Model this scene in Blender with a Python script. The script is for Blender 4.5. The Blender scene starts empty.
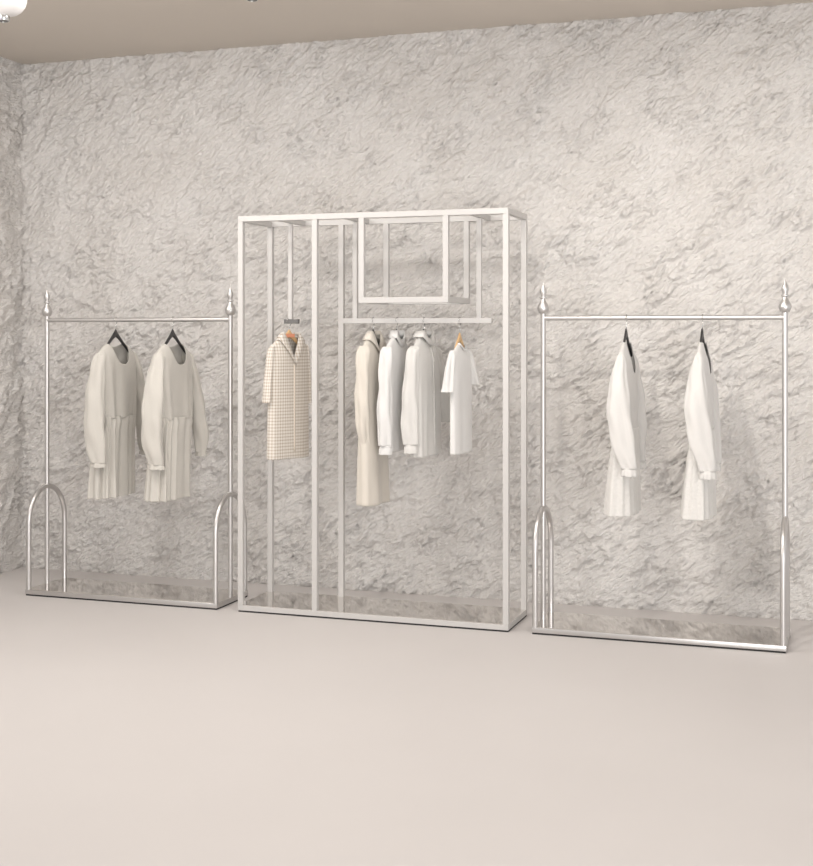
import bpy, bmesh, math, random
import numpy as np
from mathutils import Vector, Matrix
random.seed(7)
S = bpy.context.scene
COL = S.collection
PI = math.pi

# ------------------------------------------------------------ camera
cam_d = bpy.data.cameras.new('camera')
cam = bpy.data.objects.new('camera', cam_d); COL.objects.link(cam)
cam.location = (0, 0, 1.42)
cam.rotation_euler = (PI/2, 0, math.radians(18.95))
cam_d.sensor_fit = 'HORIZONTAL'; cam_d.sensor_width = 36
cam_d.lens = 36*1306/813
cam_d.shift_x = 0.0; cam_d.shift_y = -99/813
cam_d.clip_start = .05; cam_d.clip_end = 60
S.camera = cam

# ------------------------------------------------------------ world, lights, exposure
w = bpy.data.worlds.new('world'); S.world = w; w.use_nodes = True
bg = w.node_tree.nodes['Background']
bg.inputs[0].default_value = (1.0, .98, .965, 1); bg.inputs[1].default_value = .80
S.view_settings.view_transform = 'Standard'; S.view_settings.look = 'None'
S.view_settings.gamma = 1; S.view_settings.use_curve_mapping = False
S.view_settings.exposure = 0.18

def area(name, loc, target, sx, sy, power, color):
    l = bpy.data.lights.new(name, 'AREA'); l.shape = 'RECTANGLE'; l.size = sx; l.size_y = sy
    l.energy = power; l.color = color
    o = bpy.data.objects.new(name, l); COL.objects.link(o); o.location = loc
    o.rotation_euler = (Vector(target)-Vector(loc)).to_track_quat('-Z', 'Y').to_euler()
    return o
area('added_wall_rake_light', (-2.4, 4.7, 3.03), (-2.4, 4.7001, 0), 4.2, .5, 55, (1, .97, .94))  # added unseen light raking down the wall to bring out its relief
area('added_upper_left_fill', (-4.3, 2.8, 2.98), (-2.2, 6.6, 1.0), 1.0, .8, 45, (1, .975, .95))  # unseen soft fill added at upper left, no fixture modelled
area('added_front_fill_light', (1.4, -.3, 1.1), (-1.2, 6.6, .7), 3.0, 1.8, 150, (1, .99, .985))  # unseen fill added from the front, no window there

def spot(name, loc, target, power, ang, size, color=(1, .94, .86)):
    l = bpy.data.lights.new(name, 'SPOT'); l.energy = power; l.spot_size = math.radians(ang)
    l.spot_blend = 1; l.shadow_soft_size = size; l.color = color
    o = bpy.data.objects.new(name, l); COL.objects.link(o); o.location = loc
    o.rotation_euler = (Vector(target)-Vector(loc)).to_track_quat('-Z', 'Y').to_euler()
spot('track_spot_light', (-1.3, 3.6, 2.85), (-.35, 6.7, 1.4), 105, 62, .05)
spot('track_spot_light', (-3.4, 3.8, 2.85), (-2.2, 6.4, 1.0), 36, 62, .05)

# ------------------------------------------------------------ materials
def mat(name, color, rough=.6, metal=0.0, spec=.5, sheen=0.0):
    m = bpy.data.materials.new(name); m.use_nodes = True
    b = m.node_tree.nodes['Principled BSDF']
    b.inputs['Base Color'].default_value = (*color, 1); b.inputs['Roughness'].default_value = rough
    b.inputs['Metallic'].default_value = metal; b.inputs['Specular IOR Level'].default_value = spec
    if sheen: b.inputs['Sheen Weight'].default_value = sheen
    return m, m.node_tree, b
def N(nt, kind, **kw):
    n = nt.nodes.new(kind)
    for k, v in kw.items(): setattr(n, k, v)
    return n
def mapped(nt, scale, rot=(0, 0, 0)):
    tc = N(nt, 'ShaderNodeTexCoord'); mp = N(nt, 'ShaderNodeMapping')
    mp.inputs['Scale'].default_value = scale; mp.inputs['Rotation'].default_value = rot
    nt.links.new(tc.outputs['Object'], mp.inputs[0]); return mp.outputs[0]
def noise(nt, vec, scale, detail=4, rough=.55):
    n = N(nt, 'ShaderNodeTexNoise'); n.inputs['Scale'].default_value = scale
    n.inputs['Detail'].default_value = detail; n.inputs['Roughness'].default_value = rough
    nt.links.new(vec, n.inputs['Vector']); return n.outputs['Fac']
def ramp(nt, fac, stops):
    r = N(nt, 'ShaderNodeValToRGB'); e = r.color_ramp.elements
    e[0].position = stops[0][0]; e[0].color = (*stops[0][1], 1)
    e[1].position = stops[-1][0]; e[1].color = (*stops[-1][1], 1)
    for p, c in stops[1:-1]:
        q = e.new(p); q.color = (*c, 1)
    nt.links.new(fac, r.inputs[0]); return r.outputs[0]
def bump(nt, b, h, strength, dist):
    n = N(nt, 'ShaderNodeBump'); n.inputs['Strength'].default_value = strength
    n.inputs['Distance'].default_value = dist
    nt.links.new(h, n.inputs['Height']); nt.links.new(n.outputs[0], b.inputs['Normal'])

def stone_mat():
    m, nt, b = mat('rough_stone_plaster', (.6, .55, .5), .9, 0, .2)
    v = mapped(nt, (1, 1, 1))
    c = ramp(nt, noise(nt, v, 3.0, 5, .6), [(.3, (.82, .785, .75)), (.55, (.86, .83, .80)), (.75, (.885, .86, .835))])
    nt.links.new(c, b.inputs['Base Color'])
    r0 = mapped(nt, (1, 1, 1), (0, math.radians(36), 0)); m2 = N(nt, 'ShaderNodeMapping'); m2.inputs['Scale'].default_value = (22, 22, 55)
    nt.links.new(r0, m2.inputs[0])
    a = noise(nt, m2.outputs[0], 1.5, 5, .6); bump(nt, b, a, 1.0, .035)
    return m
M = {}
M['stone'] = stone_mat()
m, nt, b = mat('microcement_floor', (.64, .59, .55), .42, 0, .4)
v = mapped(nt, (1, 1, 1))
nt.links.new(ramp(nt, noise(nt, v, 1.1, 3, .5), [(.3, (.60, .57, .555)), (.7, (.62, .59, .575))]), b.inputs['Base Color'])
bump(nt, b, noise(nt, v, 60, 3), .04, .002); M['floor'] = m
m, nt, b = mat('painted_ceiling', (.58, .53, .475), .85, 0, .2)
bump(nt, b, noise(nt, mapped(nt, (1, 1, 1)), 90, 2), .05, .001); M['ceiling'] = m

def metal(name, color, rough, metallic, spec=.5):
    m, nt, b = mat(name, color, rough, metallic, spec)
    bump(nt, b, noise(nt, mapped(nt, (1, 1, 1)), 220, 2), .03, .0006)
    return m
M['silver'] = metal('satin_silver_metal', (.60, .585, .575), .36, .9)
M['white_metal'] = metal('warm_white_powder_coat', (.53, .515, .50), .5, .1)
M['mirror'] = metal('mirror_steel_plate', (.74, .71, .68), .06, 1.0)
M['chrome'] = metal('chrome_wire', (.6, .6, .6), .2, 1.0)
M['gap_shade'] = metal('black_gap_shade', (.02, .02, .02), .8, 0)  # black that stands in for the shade under the base bars
M['black_wood'] = metal('black_lacquer', (.035, .033, .034), .4, 0)
M['lamp_white'] = metal('white_lamp_enamel', (.82, .8, .79), .35, .1)
M['lens'] = metal('dark_lamp_lens', (.04, .035, .03), .12, 0)
M['grey_bar'] = metal('grey_bar_metal', (.15, .145, .14), .6, .1)
def wood():
    m, nt, b = mat('pale_hanger_wood', (.7, .45, .2), .45)
    v = mapped(nt, (4, 60, 60))
    nt.links.new(ramp(nt, noise(nt, v, 3, 3), [(.3, (.58, .36, .17)), (.7, (.74, .50, .27))]), b.inputs['Base Color'])
    return m
M['wood'] = wood()
M['label'] = mat('coral_label', (.72, .30, .18), .6)[0]

def fabric(name, color, weave=900, fold=.0, sheen=.25):
    m, nt, b = mat(name, color, .92, 0, .15, sheen)
    v = mapped(nt, (1, 1, 1))
    c0 = tuple(x*.965 for x in color)
    nt.links.new(ramp(nt, noise(nt, v, 9, 4), [(.35, c0), (.65, color)]), b.inputs['Base Color'])
    n1 = noise(nt, v, weave, 1)
    n2 = noise(nt, mapped(nt, (1, 1, .22)), 26, 3)
    mx = N(nt, 'ShaderNodeMath', operation='MULTIPLY_ADD'); mx.inputs[1].default_value = .12
    nt.links.new(n1, mx.inputs[0]); nt.links.new(n2, mx.inputs[2])
    bump(nt, b, mx.outputs[0], .5, .006)
    return m
M['linen'] = fabric('oatmeal_linen', (.565, .54, .495))
M['cream'] = fabric('cream_wool', (.63, .585, .52))
M['white_cotton'] = fabric('white_cotton', (.68, .67, .655))
M['offwhite'] = fabric('off_white_poplin', (.62, .605, .58))
M['ivory'] = fabric('ivory_crepe', (.61, .595, .575))
def lace():
    m = fabric('ivory_lace', (.63, .615, .59)); nt = m.node_tree; b = nt.nodes['Principled BSDF']
    vo = N(nt, 'ShaderNodeTexVoronoi'); vo.inputs['Scale'].default_value = 75
    nt.links.new(mapped(nt, (1, 1, 1)), vo.inputs['Vector'])
    bump(nt, b, vo.outputs['Distance'], .6, .003)
    return m
M['lace'] = lace()
def plaid():
    m, nt, b = mat('beige_check_tweed', (.7, .62, .5), .92, 0, .15, .2)
    tc = N(nt, 'ShaderNodeTexCoord'); sp = N(nt, 'ShaderNodeSeparateXYZ')
    nt.links.new(tc.outputs['UV'], sp.inputs[0])
    facs = []
    for ax in (0, 1):
        f = N(nt, 'ShaderNodeMath', operation='FRACT'); g = N(nt, 'ShaderNodeMath', operation='GREATER_THAN'); g.inputs[1].default_value = .60
        nt.links.new(sp.outputs[ax], f.inputs[0]); nt.links.new(f.outputs[0], g.inputs[0]); facs.append(g.outputs[0])
    a = N(nt, 'ShaderNodeMath', operation='ADD'); nt.links.new(facs[0], a.inputs[0]); nt.links.new(facs[1], a.inputs[1])
    h = N(nt, 'ShaderNodeMath', operation='MULTIPLY'); h.inputs[1].default_value = .5; nt.links.new(a.outputs[0], h.inputs[0])
    c = ramp(nt, h.outputs[0], [(0, (.70, .665, .62)), (.5, (.56, .505, .44)), (1, (.41, .345, .28))])
    nt.links.new(c, b.inputs['Base Color'])
    bump(nt, b, noise(nt, mapped(nt, (1, 1, .3)), 30, 3), .4, .005)
    return m
M['plaid'] = plaid()
M['plaid_fine'] = fabric('beige_tweed_facing', (.70, .62, .53))

# ------------------------------------------------------------ mesh helpers
def finish(name, bm, material, parent=None, smooth=True, solid=0, sub=0, edge=None):
    bmesh.ops.recalc_face_normals(bm, faces=bm.faces)
    if material == 'plaid' and not bm.loops.layers.uv:
        ul = bm.loops.layers.uv.new('UVMap')
        for f in bm.faces:
            for lp in f.loops: lp[ul].uv = (lp.vert.co.y/.0165, lp.vert.co.z/.0165)
    me = bpy.data.meshes.new(name); bm.to_mesh(me); bm.free()
    me.materials.append(M[material])
    if smooth:
        for p in me.polygons: p.use_smooth = True
        if edge:
            try: me.set_sharp_from_angle(angle=math.radians(edge))
            except Exception: pass
    o = bpy.data.objects.new(name, me); COL.objects.link(o)
    if parent: o.parent = parent
    if sub:
        s = o.modifiers.new('sub', 'SUBSURF'); s.levels = sub; s.render_levels = sub
    if solid:
        s = o.modifiers.new('solid', 'SOLIDIFY'); s.thickness = solid; s.offset = 0
    return o
def box(bm, x0, x1, y0, y1, z0, z1, bev=0):
    r = bmesh.ops.create_cube(bm, size=1)
    vs = r['verts']
    for v in vs:
        v.co = Vector(((x0+x1)/2+v.co.x*(x1-x0), (y0+y1)/2+v.co.y*(y1-y0), (z0+z1)/2+v.co.z*(z1-z0)))
    if bev:
        es = list({e for v in vs for e in v.link_edges})
        bmesh.ops.bevel(bm, geom=es, offset=bev, segments=2, affect='EDGES', profile=.5)
def sweep(bm, pts, rad, seg=14, cap=True, sect=None):
    """tube along pts; rad number or list; sect: optional (a,b) scale pair list"""
    pts = [Vector(p) for p in pts]; n = len(pts)
    if not isinstance(rad, (list, tuple)): rad = [rad]*n
    rings = []; up = None
    for i, p in enumerate(pts):
        t = (pts[min(i+1, n-1)]-pts[max(i-1, 0)]).normalized()
        if up is None:
            up = t.orthogonal().normalized()
        up = (up-t*up.dot(t)).normalized(); si = t.cross(up)
        rings.append([bm.verts.new(p+(up*math.cos(2*PI*k/seg)+si*math.sin(2*PI*k/seg))*rad[i]) for k in range(seg)])
    for i in range(n-1):
        for k in range(seg):
            bm.faces.new((rings[i][k], rings[i][(k+1) % seg], rings[i+1][(k+1) % seg], rings[i+1][k]))
    if cap:
        bm.faces.new(rings[0][::-1]); bm.faces.new(rings[-1])
def lathe(bm, prof, at, seg=24):
    rings = []
    for r, z in prof:
        rings.append([bm.verts.new((at[0]+r*math.cos(2*PI*k/seg), at[1]+r*math.sin(2*PI*k/seg), at[2]+z)) for k in range(seg)])
    for i in range(len(rings)-1):
        for k in range(seg):
            bm.faces.new((rings[i][k], rings[i][(k+1) % seg], rings[i+1][(k+1) % seg], rings[i+1][k]))
    bm.faces.new(rings[0][::-1]); bm.faces.new(rings[-1])
def thing(name, label, cat, loc, group=None):
    o = bpy.data.objects.new(name, None); COL.objects.link(o); o.location = loc
    o.empty_display_size = .1
    o['label'] = label; o['category'] = cat
    if group: o['group'] = group
    return o

# ------------------------------------------------------------ setting
XL, XR, YB, YF, ZC = -4.79, 2.6, 6.76, -1.2, 3.06
def perlin(x, y, seed):
    rs = np.random.RandomState(seed); perm = rs.permutation(256); perm = np.concatenate([perm, perm])
    ang = rs.rand(256)*2*PI; gx, gy = np.cos(ang), np.sin(ang)
    xi = np.floor(x).astype(int); yi = np.floor(y).astype(int); xf = x-xi; yf = y-yi
    u = xf*xf*xf*(xf*(xf*6-15)+10); v = yf*yf*yf*(yf*(yf*6-15)+10)
    def g(ix, iy, dx, dy):
        h = perm[(perm[ix & 255]+iy) & 255]; return gx[h]*dx+gy[h]*dy
    a = g(xi, yi, xf, yf); b_ = g(xi+1, yi, xf-1, yf); c = g(xi, yi+1, xf, yf-1); d = g(xi+1, yi+1, xf-1, yf-1)
    return (a*(1-u)+b_*u)*(1-v)+(c*(1-u)+d*u)*v
def fbm(x, y, seed, octv=4, gain=.5):
    s = 0; a = 1
    for o in range(octv):
        s = s+a*perlin(x*2**o+17*o, y*2**o-9*o, seed+o); a *= gain
    return s
def stone_height(x, z, seed):
    # layers split along a diagonal grain: flaky flats between ragged little scarps
    c, s = math.cos(math.radians(36)), math.sin(math.radians(36))
    x2 = x+fbm(x*5, z*5, seed+50, 2)*.03; z2 = z+fbm(x*5+40, z*5+40, seed+60, 2)*.03
    u = x2*c+z2*s; v = -x2*s+z2*c
    def skew(fu, fv, sd, o, g, k):      # flakes that rise gently and break off sharply on their lower right
        a = fbm(u*fu, v*fv, sd, o, g)
        b_ = fbm(u*fu, v*fv+k*a, sd, o, g)
        return fbm(u*fu, v*fv+k*b_, sd, o, g)
    n1 = skew(3.6, 8.0, seed, 4, .60, .6)
    n2 = skew(11.0, 25.0, seed+9, 3, .65, .7)
    m1 = np.clip(.5+1.8*fbm(x*2.3+7, z*2.6, seed+70, 3), 0, 1)
    m2 = np.clip(.42+2.3*fbm(x*4.2+27, z*4.6, seed+80, 3), 0, 1)
    ch = np.clip(n2*2.4+.05, 0, .8)      # flat ground with raised chips
    big = fbm(x*1.3, z*1.3, seed+30, 2)
    return big*.010+n1*.022+(n2*.015+ch*.016)*(.30+.70*m2)+fbm(u*28, v*52, seed+90, 2)*.0072*(.3+.7*m1)
def stone_wall(name, length, origin, du, nrm, seed, step=.0058):
    nx = int(length/step); nz = int(ZC/step)+1
    xs = np.linspace(0, length, nx); zs = np.linspace(0, ZC, nz)
    X, Z = np.meshgrid(xs, zs)
    h = stone_height(X, Z, seed)
    co = np.empty((nz, nx, 3), dtype=np.float32)
    for k in range(3):
        co[:, :, k] = origin[k]+du[k]*X+nrm[k]*(h-.004)
    co[:, :, 2] = Z
    idx = np.arange(nx*nz).reshape(nz, nx)
    q = np.stack([idx[:-1, :-1], idx[:-1, 1:], idx[1:, 1:], idx[1:, :-1]], -1).reshape(-1, 4)
    me = bpy.data.meshes.new(name)
    me.vertices.add(nx*nz); me.vertices.foreach_set('co', co.ravel())
    me.loops.add(q.size); me.loops.foreach_set('vertex_index', q.ravel().astype(np.int32))
    me.polygons.add(len(q)); me.polygons.foreach_set('loop_start', np.arange(0, q.size, 4, dtype=np.int32))
    me.polygons.foreach_set('use_smooth', np.ones(len(q), dtype=bool))
    me.update(calc_edges=True); me.validate()
    me.materials.append(M['stone'])
    o = bpy.data.objects.new(name, me); COL.objects.link(o); o['kind'] = 'structure'
    return o
stone_wall('wall_back', 6.0, (XL-.06, YB, 0), (1, 0, 0), (0, -1, 0), 3)
stone_wall('wall_left', 4.06, (XL, YB-4.0, 0), (0, 1, 0), (1, 0, 0), 31, .012)
for nm, z0, z1, mt in (('floor', -.1, 0, 'floor'), ('ceiling', ZC, ZC+.1, 'ceiling')):
    bm = bmesh.new(); box(bm, XL-.1, XR+.2, YF, YB+.1, z0, z1)
    o = finish(nm, bm, mt, smooth=False); o['kind'] = 'structure'

# ------------------------------------------------------------ racks
Y0, Y1 = 6.035, 6.40
YM = (Y0+Y1)/2
FIN = [(.0118, 0), (.0118, .004), (.019, .008), (.024, .022), (.0255, .034), (.022, .048), (.015, .062), (.0105, .074), (.0095, .080),
       (.0165, .084), (.0165, .089), (.0105, .093), (.0115, .104), (.0145, .114), (.0135, .126), (.0085, .141), (.0045, .152), (.003, .160), (.0012, .168)]
def arch_rack(label, x0, x1, inset=.0145, rail_z=1.497):
    L = x1-x0; D = Y1-Y0
    t = thing('garment_rack', label, 'clothes rack', ((x0+x1)/2, YM, 0), 'arched silver garment racks')
    b = .024
    bm = bmesh.new()
    z0, z1 = .008, .032
    box(bm, -L/2, L/2, -D/2, -D/2+b, z0, z1, .002); box(bm, -L/2, L/2, D/2-b, D/2, z0, z1, .002)
    box(bm, -L/2, -L/2+b, -D/2+b, D/2-b, z0, z1); box(bm, L/2-b, L/2, -D/2+b, D/2-b, z0, z1)
    finish('base_frame', bm, 'silver', t, edge=40)
    bm = bmesh.new(); box(bm, -L/2+.001, L/2-.001, -D/2+.004, D/2-.001, .032, .0345)
    finish('base_plate', bm, 'mirror', t, smooth=False)
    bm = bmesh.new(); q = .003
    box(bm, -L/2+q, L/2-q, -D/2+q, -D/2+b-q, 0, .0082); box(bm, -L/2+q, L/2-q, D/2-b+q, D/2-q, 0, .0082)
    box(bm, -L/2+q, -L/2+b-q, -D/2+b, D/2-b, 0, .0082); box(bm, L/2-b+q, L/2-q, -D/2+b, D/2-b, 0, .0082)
    finish('base_gap_shade', bm, 'gap_shade', t, smooth=False)  # strips added in the floor gap to keep its shade dark
    for sx in (-1, 1):
        px = sx*(L/2-inset)
        bm = bmesh.new(); sweep(bm, [(px, 0, .03), (px, 0, rail_z+.02)], .0128, 20)
        finish('post', bm, 'silver', t, edge=40)
        bm = bmesh.new(); lathe(bm, [(q*1.15, h*.94) for q, h in FIN], (px, 0, rail_z+.018)); finish('finial', bm, 'silver', t, edge=60)
        bm = bmesh.new()
        r = D/2-.013; zs = .385; rz = .19
        pts = [(px, -r, .031), (px, -r, .2)]+[(px, -r*math.cos(a), zs+rz*math.sin(a)) for a in [PI*i/28 for i in range(29)]]+[(px, r, .2), (px, r, .031)]
        sweep(bm, pts, .0140, 18); finish('arch', bm, 'silver', t, edge=50)
    bm = bmesh.new(); sweep(bm, [(-L/2+.02, 0, rail_z), (L/2-.02, 0, rail_z)], .0118, 20)
    finish('rail', bm, 'silver', t, edge=40)
    return t
arch_rack('silver arched garment rack by the left corner holding two oatmeal dresses', -4.262, -3.103)
arch_rack('silver arched garment rack on the right holding two ivory dresses', -1.447, -.288)

CX0, CX1, CH = -2.985, -1.56, 2.022
CY0, CY1 = 6.035, 6.42
def centre_rack():
    cx, cy = (CX0+CX1)/2, (CY0+CY1)/2
    t = thing('display_frame', 'tall white box-shaped display frame with hanging rails, between the two arched racks', 'display rack', (cx, cy, 0))
    b = .028
    def bar(name, x0, x1, y0, y1, z0, z1, m='white_metal'):
        bm = bmesh.new(); box(bm, x0-cx, x1-cx, y0-cy, y1-cy, z0, z1, .0015)
        return finish(name, bm, m, t, smooth=False)
    zt = CH-b
    # base
    bm = bmesh.new(); z0, z1 = .008, .034
    for a in ((CX0, CX1, CY0, CY0+b), (CX0, CX1, CY1-b, CY1), (CX0, CX0+b, CY0+b, CY1-b), (CX1-b, CX1, CY0+b, CY1-b)):
        box(bm, a[0]-cx, a[1]-cx, a[2]-cy, a[3]-cy, z0, z1, .0015)
    finish('base_frame', bm, 'white_metal', t, smooth=False)
    bm = bmesh.new(); box(bm, CX0+.001-cx, CX1-.001-cx, CY0+.004-cy, CY1-.001-cy, .034, .0365); finish('base_plate', bm, 'mirror', t, smooth=False)
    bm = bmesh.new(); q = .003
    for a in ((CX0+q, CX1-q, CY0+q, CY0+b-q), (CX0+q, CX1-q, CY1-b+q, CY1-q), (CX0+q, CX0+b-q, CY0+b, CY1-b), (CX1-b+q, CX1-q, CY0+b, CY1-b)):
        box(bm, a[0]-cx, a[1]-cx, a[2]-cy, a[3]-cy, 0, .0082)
    finish('base_gap_shade', bm, 'gap_shade', t, smooth=False)  # same added black strips for the shade below this base
    # top ring
    bm = bmesh.new()
    for a in ((CX0, CX1, CY0, CY0+b), (CX0, CX1, CY1-b, CY1), (CX0, CX0+b, CY0+b, CY1-b), (CX1-b, CX1, CY0+b, CY1-b)):
        box(bm, a[0]-cx, a[1]-cx, a[2]-cy, a[3]-cy, zt, CH, .0015)
    finish('top_frame', bm, 'white_metal', t, smooth=False)
    xd = -2.561
    for x in (CX0, xd-.014, CX1-b):
        bar('post', x, x+b, CY0, CY0+b, z1, zt)
        bar('post', x, x+b, CY1-b, CY1, z1, zt)
    ym = (CY0+CY1)/2
    # cross bars carrying the hanging pieces
    X1_, X2_, X3_ = -2.775, -2.414, -1.757
    for x in (X1_, X2_, X3_): bar('cross_bar', x-.012, x+.012, CY0+b, CY1-b, zt+.002, CH-.002)
    h = bar('hanging_post', X1_-.011, X1_+.011, ym-.011, ym+.011, 1.497, zt)
    bar('coat_bar', X1_-.034, X1_+.046, ym-.012, ym+.012, 1.474, 1.497, 'grey_bar')
    for x in (X2_, X3_): bar('hanging_post', x-.012, x+.012, ym-.012, ym+.012, 1.50, zt)
    bar('rail', -2.482, -1.692, ym-.012, ym+.012, 1.474, 1.50)
    # hanging box
    bx0, bx1, zb = -2.324, -1.860, 1.573
    for x in (bx0, bx1-b):
        bar('box_post', x, x+b, CY0, CY0+b, zb+b, zt); bar('box_post', x, x+b, CY1-b, CY1, zb+b, zt)
    bm = bmesh.new()
    for a in ((bx0, bx1, CY0, CY0+b), (bx0, bx1, CY1-b, CY1), (bx0, bx0+b, CY0+b, CY1-b), (bx1-b, bx1, CY0+b, CY1-b)):
        box(bm, a[0]-cx, a[1]-cx, a[2]-cy, a[3]-cy, zb, zb+b, .0015)
    finish('box_bottom', bm, 'white_metal', t, smooth=False)
    return t
centre_rack()

# ------------------------------------------------------------ hangers and garments
# local frame of garments: u across the shoulders (world Y, minus = nearer the camera), v = front (world +X), z down from the rail axis
def P(u, v, z): return Vector((v, u, z))
def lerp_prof(prof, z):
    if z >= prof[0][0]: return prof[0][1:]
    for a, b in zip(prof, prof[1:]):
        if z >= b[0]:
            f = (a[0]-z)/(a[0]-b[0]); f = f*f*(3-2*f) if False else f
            return tuple(p+(q-p)*f for p, q in zip(a[1:], b[1:]))
    return prof[-1][1:]

def hanger(label, x, y, z_rail, rr, material, drop=.055, tag=False, group=None, half=.158):
    """rr: height of rail top above z_rail; body hangs drop below the rail axis"""
    t = thing('clothes_hanger', label, 'hanger', (x, y, z_rail), group)
    bm = bmesh.new(); r = rr+.004
    pts = [P(r*math.cos(a)*1.0, 0, r*math.sin(a)) for a in [math.radians(-20+d) for d in range(0, 201, 20)]]
    pts = [P(-q.y, 0, q.z) for q in pts]       # open towards the near side
    pts = pts+[P(r*1.0, 0, -r*.5), P(r*.35, 0, -r*1.15), P(0, 0, -r*1.6), P(0, 0, -drop-.01)] if True else pts
    sweep(bm, pts, .0018, 8); finish('hook', bm, 'chrome', t)
    # shaped wooden shoulders
    bm = bmesh.new(); n = 30; rings = []
    for i in range(n+1):
        s = -1+2*i/n; a = abs(s)
        u = s*half; a *= half/.158; zc = -drop-.012-.115*a**.95-.012*a*a; hh = .0165-.0095*a+.006*max(0, 1-a*5); th = .0065-.0015*a
        v = .004*a*a-.002
        rings.append([bm.verts.new(P(u, v+th*math.cos(k*PI/4), zc+hh*math.sin(k*PI/4))) for k in range(8)])
    for i in range(n):
        for k in range(8): bm.faces.new((rings[i][k], rings[i][(k+1) % 8], rings[i+1][(k+1) % 8], rings[i+1][k]))
    bm.faces.new(rings[0]); bm.faces.new(rings[-1][::-1])
    finish('shoulder_bar', bm, material, t)
    if tag:
        bm = bmesh.new(); box(bm, .006, .009, -.03, .03, -drop-.034, -drop-.016)
        finish('label', bm, 'label', t, smooth=False)
    return t

def make_body(name, parent, material, zn, zbot, sw, nhw, fdrop, bdrop, prof, slope=.46, folds=(), vtop=None, seed=0, nu=112, nv=64, uvs=None, hem=0, vneck=False):
    """panels closed along the shoulders, open at neck and hem. prof rows: (z, half_width, half_thick, u_shift, v_shift)"""
    rnd = random.Random(seed); ph = [rnd.uniform(0, 2*PI) for _ in range(12)]
    bm = bmesh.new(); rows = []
    uvl = bm.loops.layers.uv.new('UVMap') if uvs else None; uvd = {}
    def zsh(u):
        a = abs(u)
        return zn-(max(0, a-nhw))*slope-(.022*(a/sw)**5)
    for j in range(nv+1):
        row = []
        for i in range(nu):
            th = 2*PI*i/nu
            c, s = math.cos(th), math.sin(th)
            e = 2/2.7
            cs = math.copysign(abs(c)**e, c); sn = math.copysign(abs(s)**e, s)
            u0 = cs*sw
            if vtop is None:
                zt = zsh(u0)
                if abs(u0) < nhw:
                    q = abs(u0)/nhw; q = (1-q) if vneck and s > 0 else (1-q**3.0)
                    zt = zn-(fdrop if s > 0 else bdrop)*q
            else: zt = vtop
            f = j/nv
            zb = zbot+hem*math.sin(th+1)
            z = zt+(zb-zt)*f
            hw, ht, us, vs = lerp_prof(prof, z)
            if vtop is None:
                d = max(0, zsh(u0)-z); k = min(1, d/.13); k = (1-(1-k)**2)**.5
                ht = ht*k
                if abs(u0) < nhw and ht < .011: ht = .011
            u = cs*hw+us; v = sn*ht+vs
            fa = 0
            for (cnt, amp, za, zb2, pw) in folds:
                if z < za:
                    g = min(1, (za-z)/max(1e-6, za-zb2))**pw
                    wob = math.sin(cnt*th+ph[int(cnt) % 12]+.7*math.sin(2*th+ph[3])+.5*math.sin(z*6+ph[5]))
                    fa += amp*g*wob
            nrm = Vector((cs*ht, sn*hw)); nrm = nrm.normalized() if nrm.length > 1e-6 else Vector((0, 0))
            u += nrm.x*fa; v += nrm.y*fa
            vert = bm.verts.new(P(u, v, z)); row.append(vert); uvd[vert] = (th, z, u, v)
        rows.append(row)
    per = [0]
    jr = rows[nv//2]
    for i in range(nu): per.append(per[-1]+(jr[(i+1) % nu].co-jr[i].co).length)
    for j in range(nv):
        for i in range(nu):
            k = (i+1) % nu
            f = bm.faces.new((rows[j][i], rows[j][k], rows[j+1][k], rows[j+1][i]))
            if uvs:
                for lp, (pi_, zz) in zip(f.loops, ((i, rows[j][i].co.z), (i+1, rows[j][k].co.z), (i+1, rows[j+1][k].co.z), (i, rows[j+1][i].co.z))):
                    lp[uvl].uv = (per[pi_]/uvs, zz/uvs)
    if vtop is None:
        bmesh.ops.remove_doubles(bm, verts=bm.verts, dist=.0008)
    o = finish(name, bm, material, parent, solid=.0022)
    return o

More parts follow.
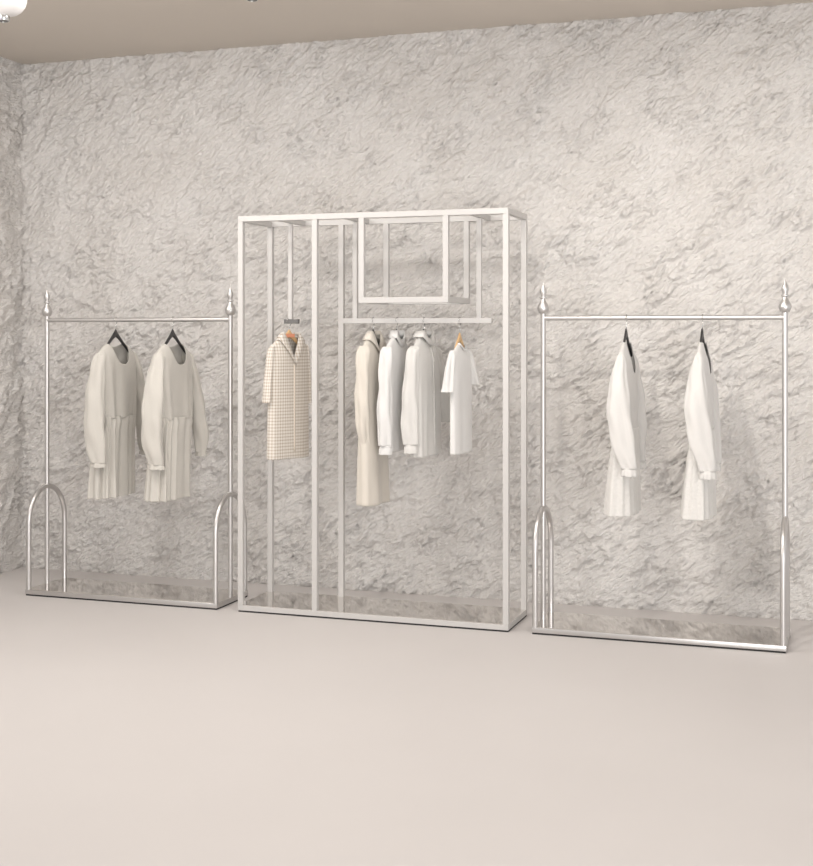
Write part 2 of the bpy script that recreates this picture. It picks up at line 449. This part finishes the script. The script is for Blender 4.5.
def make_sleeve(parent, material, path, seed=0, name='sleeve', wr=.0035, nseg=36, uvs=None):
    """path rows: (u, v, z, half_u, half_v)"""
    rnd = random.Random(seed); p1, p2, p3 = (rnd.uniform(0, 6) for _ in range(3))
    n = 40; bm = bmesh.new(); rows = []
    uvl = bm.loops.layers.uv.new('UVMap') if uvs else None
    m = len(path)-1
    def cat(k, t):
        p = [path[max(0, min(m, k+d))] for d in (-1, 0, 1, 2)]
        return tuple(.5*((2*p[1][i])+(-p[0][i]+p[2][i])*t+(2*p[0][i]-5*p[1][i]+4*p[2][i]-p[3][i])*t*t+(-p[0][i]+3*p[1][i]-3*p[2][i]+p[3][i])*t**3) for i in range(5))
    for j in range(n+1):
        f = j/n*m; k = min(m-1, int(f)); u, v, z, a, b = cat(k, f-k)
        row = []
        for i in range(nseg):
            th = 2*PI*i/nseg
            w_ = 1+0.0
            d = wr*(math.sin(3*th+p1+z*9)+.7*math.sin(5*th+p2-z*14)+.6*math.sin(z*38+p3+2*math.sin(th)))*min(1, j/8)
            row.append(bm.verts.new(P(u+(a+d)*math.cos(th), v+(b+d)*math.sin(th), z+.25*a*math.cos(th)*(1 if j < 4 else 0)*(-1 if u > 0 else 1))))
        rows.append(row)
    for j in range(n):
        for i in range(nseg):
            f = bm.faces.new((rows[j][i], rows[j][(i+1) % nseg], rows[j+1][(i+1) % nseg], rows[j+1][i]))
            if uvs:
                r = path[1][4]*1.3
                for lp, (ii, jj) in zip(f.loops, ((i, j), (i+1, j), (i+1, j+1), (i, j+1))):
                    lp[uvl].uv = (ii/nseg*2*PI*r/uvs, rows[jj][0].co.z/uvs)
    c = bm.verts.new(P(path[0][0], path[0][1], path[0][2]+.004))
    for i in range(nseg): bm.faces.new((c, rows[0][(i+1) % nseg], rows[0][i]))
    return finish(name, bm, material, parent, solid=.002)

def make_cuff(parent, material, u, v, z, a, b, h=.03, flare=.25, ruffle=0.0, seed=0):
    rnd = random.Random(seed); p = rnd.uniform(0, 6)
    bm = bmesh.new(); rows = []; ns = 60
    for j in range(9):
        f = j/8; row = []
        for i in range(ns):
            th = 2*PI*i/ns; k = 1+flare*f+ruffle*f*math.sin(9*th+p)
            if ruffle: k -= .12*math.exp(-((f-.18)/.12)**2)
            row.append(bm.verts.new(P(u+a*k*math.cos(th), v+b*k*math.sin(th), z-h*f+ruffle*.02*f*math.sin(5*th+p))))
        rows.append(row)
    for j in range(8):
        for i in range(ns): bm.faces.new((rows[j][i], rows[j][(i+1) % ns], rows[j+1][(i+1) % ns], rows[j+1][i]))
    return finish('cuff', bm, material, parent, solid=.002)

def make_collar(parent, material, zn, nhw, fdrop, bdrop, stand=.03, fold=0.0, thick=.012, name='collar', front_t=.03, gap=0.0, vneck=True):
    """band round the neck opening; fold > 0 turns it over outward"""
    bm = bmesh.new(); n = 56; cols = []
    for i in range(n+1):
        th = PI/2+gap+(2*PI-2*gap)*i/n
        c, s = math.cos(th), math.sin(th)
        u = nhw*c; q = abs(c)
        dz = (fdrop*((1-q) if vneck else (1-q**2.4))) if s > 0 else bdrop*(1-q**2)
        v = (thick+(front_t-thick)*s) if s > 0 else thick*s*1.6
        base = P(u, v, zn-dz-.004)
        out = Vector((s if abs(s) > .2 else .2*(1 if s > 0 else -1), c, 0)).normalized()
        inw = .10
        pts = [base, base+Vector((-out.x*stand*inw, -out.y*stand*.35, stand))]
        if fold:
            pts += [base+Vector((out.x*.002, -out.y*stand*.2, stand+.003)), base+Vector((out.x*fold*.28+.0, out.y*fold*.40, stand-fold*.45)), base+Vector((out.x*fold*.5, out.y*fold*.85, stand-fold*.95))]
        cols.append([bm.verts.new(p) for p in pts])
    for i in range(n):
        for k in range(len(cols[0])-1): bm.faces.new((cols[i][k], cols[i+1][k], cols[i+1][k+1], cols[i][k+1]))
    return finish(name, bm, material, parent, solid=.0025)

def strip(parent, material, name, pts, wd, thick=.003):
    """flat band on the garment's front along pts of (u, v, z)"""
    bm = bmesh.new(); cols = []
    for (u, v, z) in pts: cols.append([bm.verts.new(P(u-wd/2, v, z)), bm.verts.new(P(u, v+.0015, z)), bm.verts.new(P(u+wd/2, v, z))])
    for a, b in zip(cols, cols[1:]):
        for k in range(2): bm.faces.new((a[k], a[k+1], b[k+1], b[k]))
    return finish(name, bm, material, parent, solid=thick)
def button(parent, u, v, z, material='offwhite', r=.006):
    bm = bmesh.new(); bmesh.ops.create_cone(bm, cap_ends=True, segments=14, radius1=r, radius2=r*.85, depth=.003)
    bmesh.ops.rotate(bm, verts=bm.verts, cent=(0, 0, 0), matrix=Matrix.Rotation(PI/2, 3, 'Y'))
    bmesh.ops.translate(bm, verts=bm.verts, vec=P(u, v, z))
    return finish('button', bm, material, parent, edge=40)

RZ = 1.497   # rail of the arched racks
def dress(label, x, rz, group, style, seed):
    t = thing('dress', label, 'dress', (x, YM, rz), group)
    if style == 'linen':
        zn, zw, zb = -.126, -.53, -.957
        prof = [(-.12, .165, .045, 0, 0), (-.20, .172, .050, 0, 0), (-.35, .165, .050, 0, 0), (zw, .148, .046, .005, .005)]
        make_body('bodice', t, 'linen', zn, zw, .166, .086, .115, .02, prof, slope=.42, folds=((7, .007, -.16, -.4, 1), (11, .005, -.2, -.5, 1)), seed=seed)
        sk = [(zw+.012, .148, .048, .005, .005), (zw-.02, .149, .052, .005, .005), (-.60, .148, .058, 0, -.005), (-.75, .145, .070, -.002, -.018), (zb, .142, .080, -.004, -.028)]
        make_body('skirt', t, 'linen', zn, zb, .15, .1, 0, 0, sk, vtop=zw+.012, folds=((19, .0075, zw+.02, zw-.03, .5), (11, .0105, zw, zb, .6), (6, .007, zw, zb, 1)), seed=seed+1, nu=240, hem=.004)
        make_sleeve(t, 'linen', [(-.146, 0, -.170, .008, .012), (-.160, -.001, -.21, .020, .034), (-.190, -.008, -.36, .028, .052), (-.192, -.016, -.52, .030, .058), (-.182, -.016, -.66, .030, .056), (-.172, 0, -.765, .022, .040)], seed)
        make_cuff(t, 'linen', -.172, 0, -.76, .023, .042, .028, .05, .08, seed)
        make_sleeve(t, 'linen', [(.146, 0, -.170, .008, .012), (.164, .004, -.21, .020, .034), (.198, .018, -.36, .026, .044), (.212, .034, -.52, .028, .046), (.215, .05, -.64, .026, .042), (.21, .055, -.725, .018, .028)], seed+4)
        make_cuff(t, 'linen', .21, .055, -.72, .019, .030, .028, .1, .08, seed+2)
    else:
        zn, zw, zb = -.112, -.53, -.925
        prof = [(-.12, .165, .020, 0, 0), (-.20, .168, .034, 0, 0), (-.35, .162, .040, 0, .004), (zw, .150, .040, 0, .004)]
        make_body('bodice', t, 'ivory', zn, zw, .166, .074, .15, .02, prof, slope=.50, folds=((7, .003, -.2, -.4, 1),), seed=seed)
        sk = [(zw+.01, .150, .042, 0, .004), (zw, .152, .044, 0, .004), (-.62, .155, .052, 0, -.006), (-.78, .158, .064, 0, -.014), (zb, .16, .074, 0, -.020)]
        make_body('skirt', t, 'lace', zn, zb, .155, .1, 0, 0, sk, vtop=zw+.010, folds=((14, .004, zw+.01, zw-.05, .6), (8, .005, zw, zb, .8)), seed=seed+1, nu=160, hem=.003)
        make_sleeve(t, 'ivory', [(-.146, 0, -.165, .008, .010), (-.162, -.001, -.215, .018, .026), (-.190, -.006, -.33, .026, .044), (-.196, -.004, -.45, .028, .054), (-.195, .012, -.57, .028, .052), (-.190, .042, -.70, .024, .034)], seed)
        make_cuff(t, 'ivory', -.190, .044, -.692, .025, .035, .042, .02, .09, seed)
        make_sleeve(t, 'ivory', [(.146, 0, -.165, .008, .010), (.162, 0, -.215, .018, .026), (.192, .004, -.33, .026, .042), (.198, .01, -.45, .028, .046), (.195, .02, -.57, .026, .044), (.19, .03, -.70, .022, .030)], seed+4)
        make_cuff(t, 'ivory', .19, .032, -.692, .023, .031, .042, .02, .09, seed+2)
    return t
DL = (-3.809, -3.459)
for i, x in enumerate(DL):
    lab = ('oatmeal linen dress hanging nearest the left corner of the room', 'oatmeal linen dress second from the left, with its ruffled cuff showing against the skirt')[i]
    hanger(('black hanger holding the leftmost oatmeal dress', 'black hanger holding the second oatmeal dress from the left')[i], x, YM, RZ, .0118, 'black_wood', drop=.058, group='black hangers on the arched racks')
    dress(lab, x, RZ, 'oatmeal linen dresses', 'linen', 11+i*20)
DR = (-1.028, -.673)
for i, x in enumerate(DR):
    hanger(('black hanger holding the left one of the two ivory dresses', 'black hanger holding the rightmost dress')[i], x, YM, RZ, .0118, 'black_wood', drop=.058, group='black hangers on the arched racks')
    dress(('ivory long-sleeved dress on the right rack, the left one of its two', 'ivory long-sleeved dress hanging furthest right in the row')[i], x, RZ, 'ivory dresses', 'ivory', 51+i*20)

# centre frame: garments on the rail (rail centre z 1.487, half height .013)
CM = (CY0+CY1)/2; CZ = 1.487
def on_rail(name, label, cat, x, z=CZ): return thing(name, label, cat, (x, CM, z))
def front(prof, zn, z, extra=.004):
    k = min(1, max(0, (zn-z))/.13); return lerp_prof(prof, z)[1]*(1-(1-k)**2)**.5+lerp_prof(prof, z)[3]+extra

# long cream coat
x = -2.316
hanger('hanger inside the long cream coat', x, CM, CZ, .0135, 'black_wood', drop=.050)
t = on_rail('coat', 'long cream coat, the leftmost garment on the centre rail', 'coat', x)
prof = [(-.06, .145, .034, 0, 0), (-.2, .150, .038, 0, .002), (-.5, .145, .042, 0, -.002), (-.92, .150, .055, 0, .002)]
make_body('body', t, 'cream', -.078, -.925, .150, .062, .10, .005, prof, folds=((4, .004, -.2, -.7, 1), (7, .004, -.3, -.9, 1)), seed=3, vneck=True)
make_collar(t, 'cream', -.076, .064, .10, .005, .026, .045, thick=.014)
make_sleeve(t, 'cream', [(-.138, 0, -.128, .012, .024), (-.150, .0, -.17, .020, .032), (-.154, .0, -.32, .022, .034), (-.148, -.002, -.50, .020, .035), (-.122, -.002, -.66, .010, .022)], 5)
make_sleeve(t, 'cream', [(.14, 0, -.128, .012, .026), (.158, 0, -.17, .022, .036), (.170, .006, -.32, .026, .042), (.17, .01, -.50, .026, .042), (.165, .01, -.62, .024, .038)], 6)

# white blouse with stand collar
x = -2.189
hanger('hanger inside the white stand-collar blouse', x, CM, CZ, .0135, 'black_wood', drop=.050)
t = on_rail('blouse', 'white blouse with stand collar, second garment on the centre rail', 'blouse', x)
prof = [(-.06, .16, .030, 0, 0), (-.2, .165, .038, 0, 0), (-.45, .155, .040, 0, 0), (-.66, .15, .040, 0, -.004)]
make_body('body', t, 'white_cotton', -.082, -.652, .16, .064, .045, .004, prof, folds=((5, .004, -.2, -.6, 1), (9, .0035, -.2, -.6, 1)), seed=8)
make_collar(t, 'white_cotton', -.084, .066, .045, .004, .040, 0, vneck=False, thick=.022)
make_sleeve(t, 'white_cotton', [(-.145, 0, -.132, .012, .024), (-.160, .0, -.175, .020, .030), (-.166, -.002, -.33, .022, .034), (-.168, -.006, -.48, .024, .038), (-.164, -.004, -.62, .022, .034)], 9)
make_cuff(t, 'white_cotton', -.164, -.002, -.618, .021, .033, .045, .0, .04, 2)
make_sleeve(t, 'white_cotton', [(.145, 0, -.132, .012, .024), (.166, 0, -.175, .022, .034), (.18, .006, -.33, .026, .040), (.182, .01, -.48, .026, .040), (.178, .01, -.60, .022, .034)], 10)
make_cuff(t, 'white_cotton', .178, .01, -.598, .021, .033, .045, .0, .04, 3)

# off-white shirt with a deep yoke
x = -2.045
hanger('hanger inside the off-white shirt beside the blouse', x, CM, CZ, .0135, 'black_wood', drop=.050)
t = on_rail('shirt', 'off-white long-sleeved shirt, between the stand-collar blouse and the white tee', 'shirt', x)
prof = [(-.06, .165, .032, 0, 0), (-.2, .172, .042, 0, .004), (-.45, .17, .044, 0, .008), (-.68, .17, .045, 0, .010)]
make_body('body', t, 'offwhite', -.078, -.672, .168, .066, .04, .004, prof, folds=((5, .004, -.2, -.6, 1), (11, .004, -.15, -.6, 1)), seed=12)
make_collar(t, 'offwhite', -.080, .068, .04, .004, .032, .032, vneck=False, thick=.022)
make_sleeve(t, 'offwhite', [(-.15, 0, -.130, .012, .024), (-.166, -.002, -.17, .020, .032), (-.176, -.012, -.34, .024, .038), (-.178, -.018, -.48, .024, .042), (-.172, -.014, -.61, .022, .036)], 13)
make_cuff(t, 'offwhite', -.172, -.012, -.608, .021, .034, .045, .0, .03, 4)
make_sleeve(t, 'offwhite', [(.15, 0, -.130, .012, .024), (.176, .004, -.17, .022, .036), (.20, .018, -.30, .026, .040), (.212, .034, -.42, .028, .042), (.21, .04, -.52, .024, .034)], 14)
strip(t, 'offwhite', 'placket', [(0, front(prof, -.078, z), z) for z in [-.13-.03*i for i in range(18)]], .028)
for i in range(5): button(t, 0, front(prof, -.078, -.20-.09*i, .0065), -.20-.09*i)

# white tee on a wooden hanger
x = -1.857
hanger('pale wooden hanger holding the white tee', x, CM, CZ, .0135, 'wood', drop=.068, half=.128)
t = on_rail('tee_shirt', 'white short-sleeved tee on a wooden hanger at the right of the centre rail', 't-shirt', x)
prof = [(-.06, .14, .022, 0, .002), (-.2, .14, .028, 0, .004), (-.45, .138, .030, 0, .005), (-.66, .136, .032, 0, .006)]
make_body('body', t, 'white_cotton', -.116, -.655, .146, .050, .03, .004, prof, slope=.42, folds=((4, .003, -.2, -.5, 1), (7, .0025, -.2, -.6, 1)), seed=21)
make_collar(t, 'white_cotton', -.117, .052, .03, .004, .010, 0, vneck=False, name='neckband', thick=.012)
make_sleeve(t, 'white_cotton', [(-.128, 0, -.150, .010, .014), (-.146, -.002, -.19, .016, .020), (-.158, -.008, -.27, .019, .024), (-.168, -.016, -.350, .021, .028)], 22)
make_sleeve(t, 'white_cotton', [(.128, 0, -.150, .010, .014), (.148, .002, -.19, .016, .020), (.166, .012, -.25, .018, .024), (.180, .020, -.325, .020, .026)], 23)

# checked coat on the short bar, swung a little towards the room
x = -2.782
h = hanger('pale wooden hanger with a coral label, holding the checked coat', x, CM, CZ, .0140, 'wood', drop=.050, tag=True, half=.118)
t = on_rail('checked_coat', 'beige checked coat with open collar, alone in the narrow left bay of the frame', 'coat', x)
for o in (h, t): o.rotation_euler.z = math.radians(-20)
prof = [(-.06, .134, .032, 0, 0), (-.2, .136, .038, 0, -.004), (-.45, .138, .042, 0, -.008), (-.72, .142, .045, 0, -.010)]
U = .0165
make_body('body', t, 'plaid', -.078, -.712, .138, .060, .13, .005, prof, slope=.44, folds=((3, .003, -.2, -.7, 1), (5, .003, -.2, -.7, 1)), seed=31, uvs=U, vneck=True)
make_collar(t, 'plaid', -.076, .062, .13, .005, .020, .038, front_t=.032, thick=.013)
make_sleeve(t, 'plaid', [(-.124, 0, -.125, .008, .012), (-.138, -.004, -.17, .012, .022), (-.148, -.010, -.29, .014, .024), (-.156, -.014, -.42, .015, .024)], 32, uvs=U, wr=.0015)
make_sleeve(t, 'plaid', [(.124, 0, -.125, .008, .012), (.130, -.004, -.17, .012, .022), (.138, -.006, -.29, .014, .024), (.144, -.008, -.43, .015, .024)], 33, uvs=U, wr=.0015)
strip(t, 'plaid_fine', 'placket', [(lerp_prof(prof, z)[2], front(prof, -.078, z, .003), z) for z in [-.225-.03*i for i in range(16)]], .010, .002)

# ------------------------------------------------------------ ceiling spotlights
def spotlight(label, x, y, z):
    """drum-shaped head on a short stem; z is the underside of its snoot"""
    t = thing('ceiling_spotlight', label, 'spotlight', (x, y, ZC), 'white ceiling spotlights')
    b0 = z-ZC
    bm = bmesh.new(); lathe(bm, [(.05, -.014), (.05, 0)], (0, 0, 0), 32); finish('ceiling_rose', bm, 'lamp_white', t, edge=40)
    bm = bmesh.new(); sweep(bm, [(0, 0, -.01), (0, 0, b0+.21)], .008, 12); finish('stem', bm, 'lamp_white', t, edge=40)
    bm = bmesh.new()
    lathe(bm, [(.012, .215), (.060, .208), (.078, .19), (.084, .165), (.084, .085), (.078, .062), (.064, .042), (.045, .028), (.024, .022), (.008, .021)], (0, 0, b0), 40)
    hd = finish('lamp_head', bm, 'lamp_white', t, edge=50)
    bm = bmesh.new(); lathe(bm, [(.024, .03), (.0255, .024), (.0255, .002), (.024, 0), (.0205, 0), (.0205, .006), (.006, .006)], (-.012, 0, b0), 32)
    sn = finish('snoot', bm, 'chrome', t, edge=40)
    bm = bmesh.new(); lathe(bm, [(.0200, .0015), (.0200, .0055)], (-.012, 0, b0), 32); finish('lens', bm, 'lens', sn, edge=40)
def at(px, py, D):
    th = math.radians(18.95); u = (px-406.5)/1306
    return (math.cos(th)*D*u-math.sin(th)*D, math.sin(th)*D*u+math.cos(th)*D, 1.42-(py-334)*D/1306)
p = at(6, 21, 5.4); spotlight('white ceiling spotlight cut by the top left corner of the view', *p)
p = at(255, 0, 5.4); spotlight('white ceiling spotlight whose dark lens peeps in at the top edge', *p)
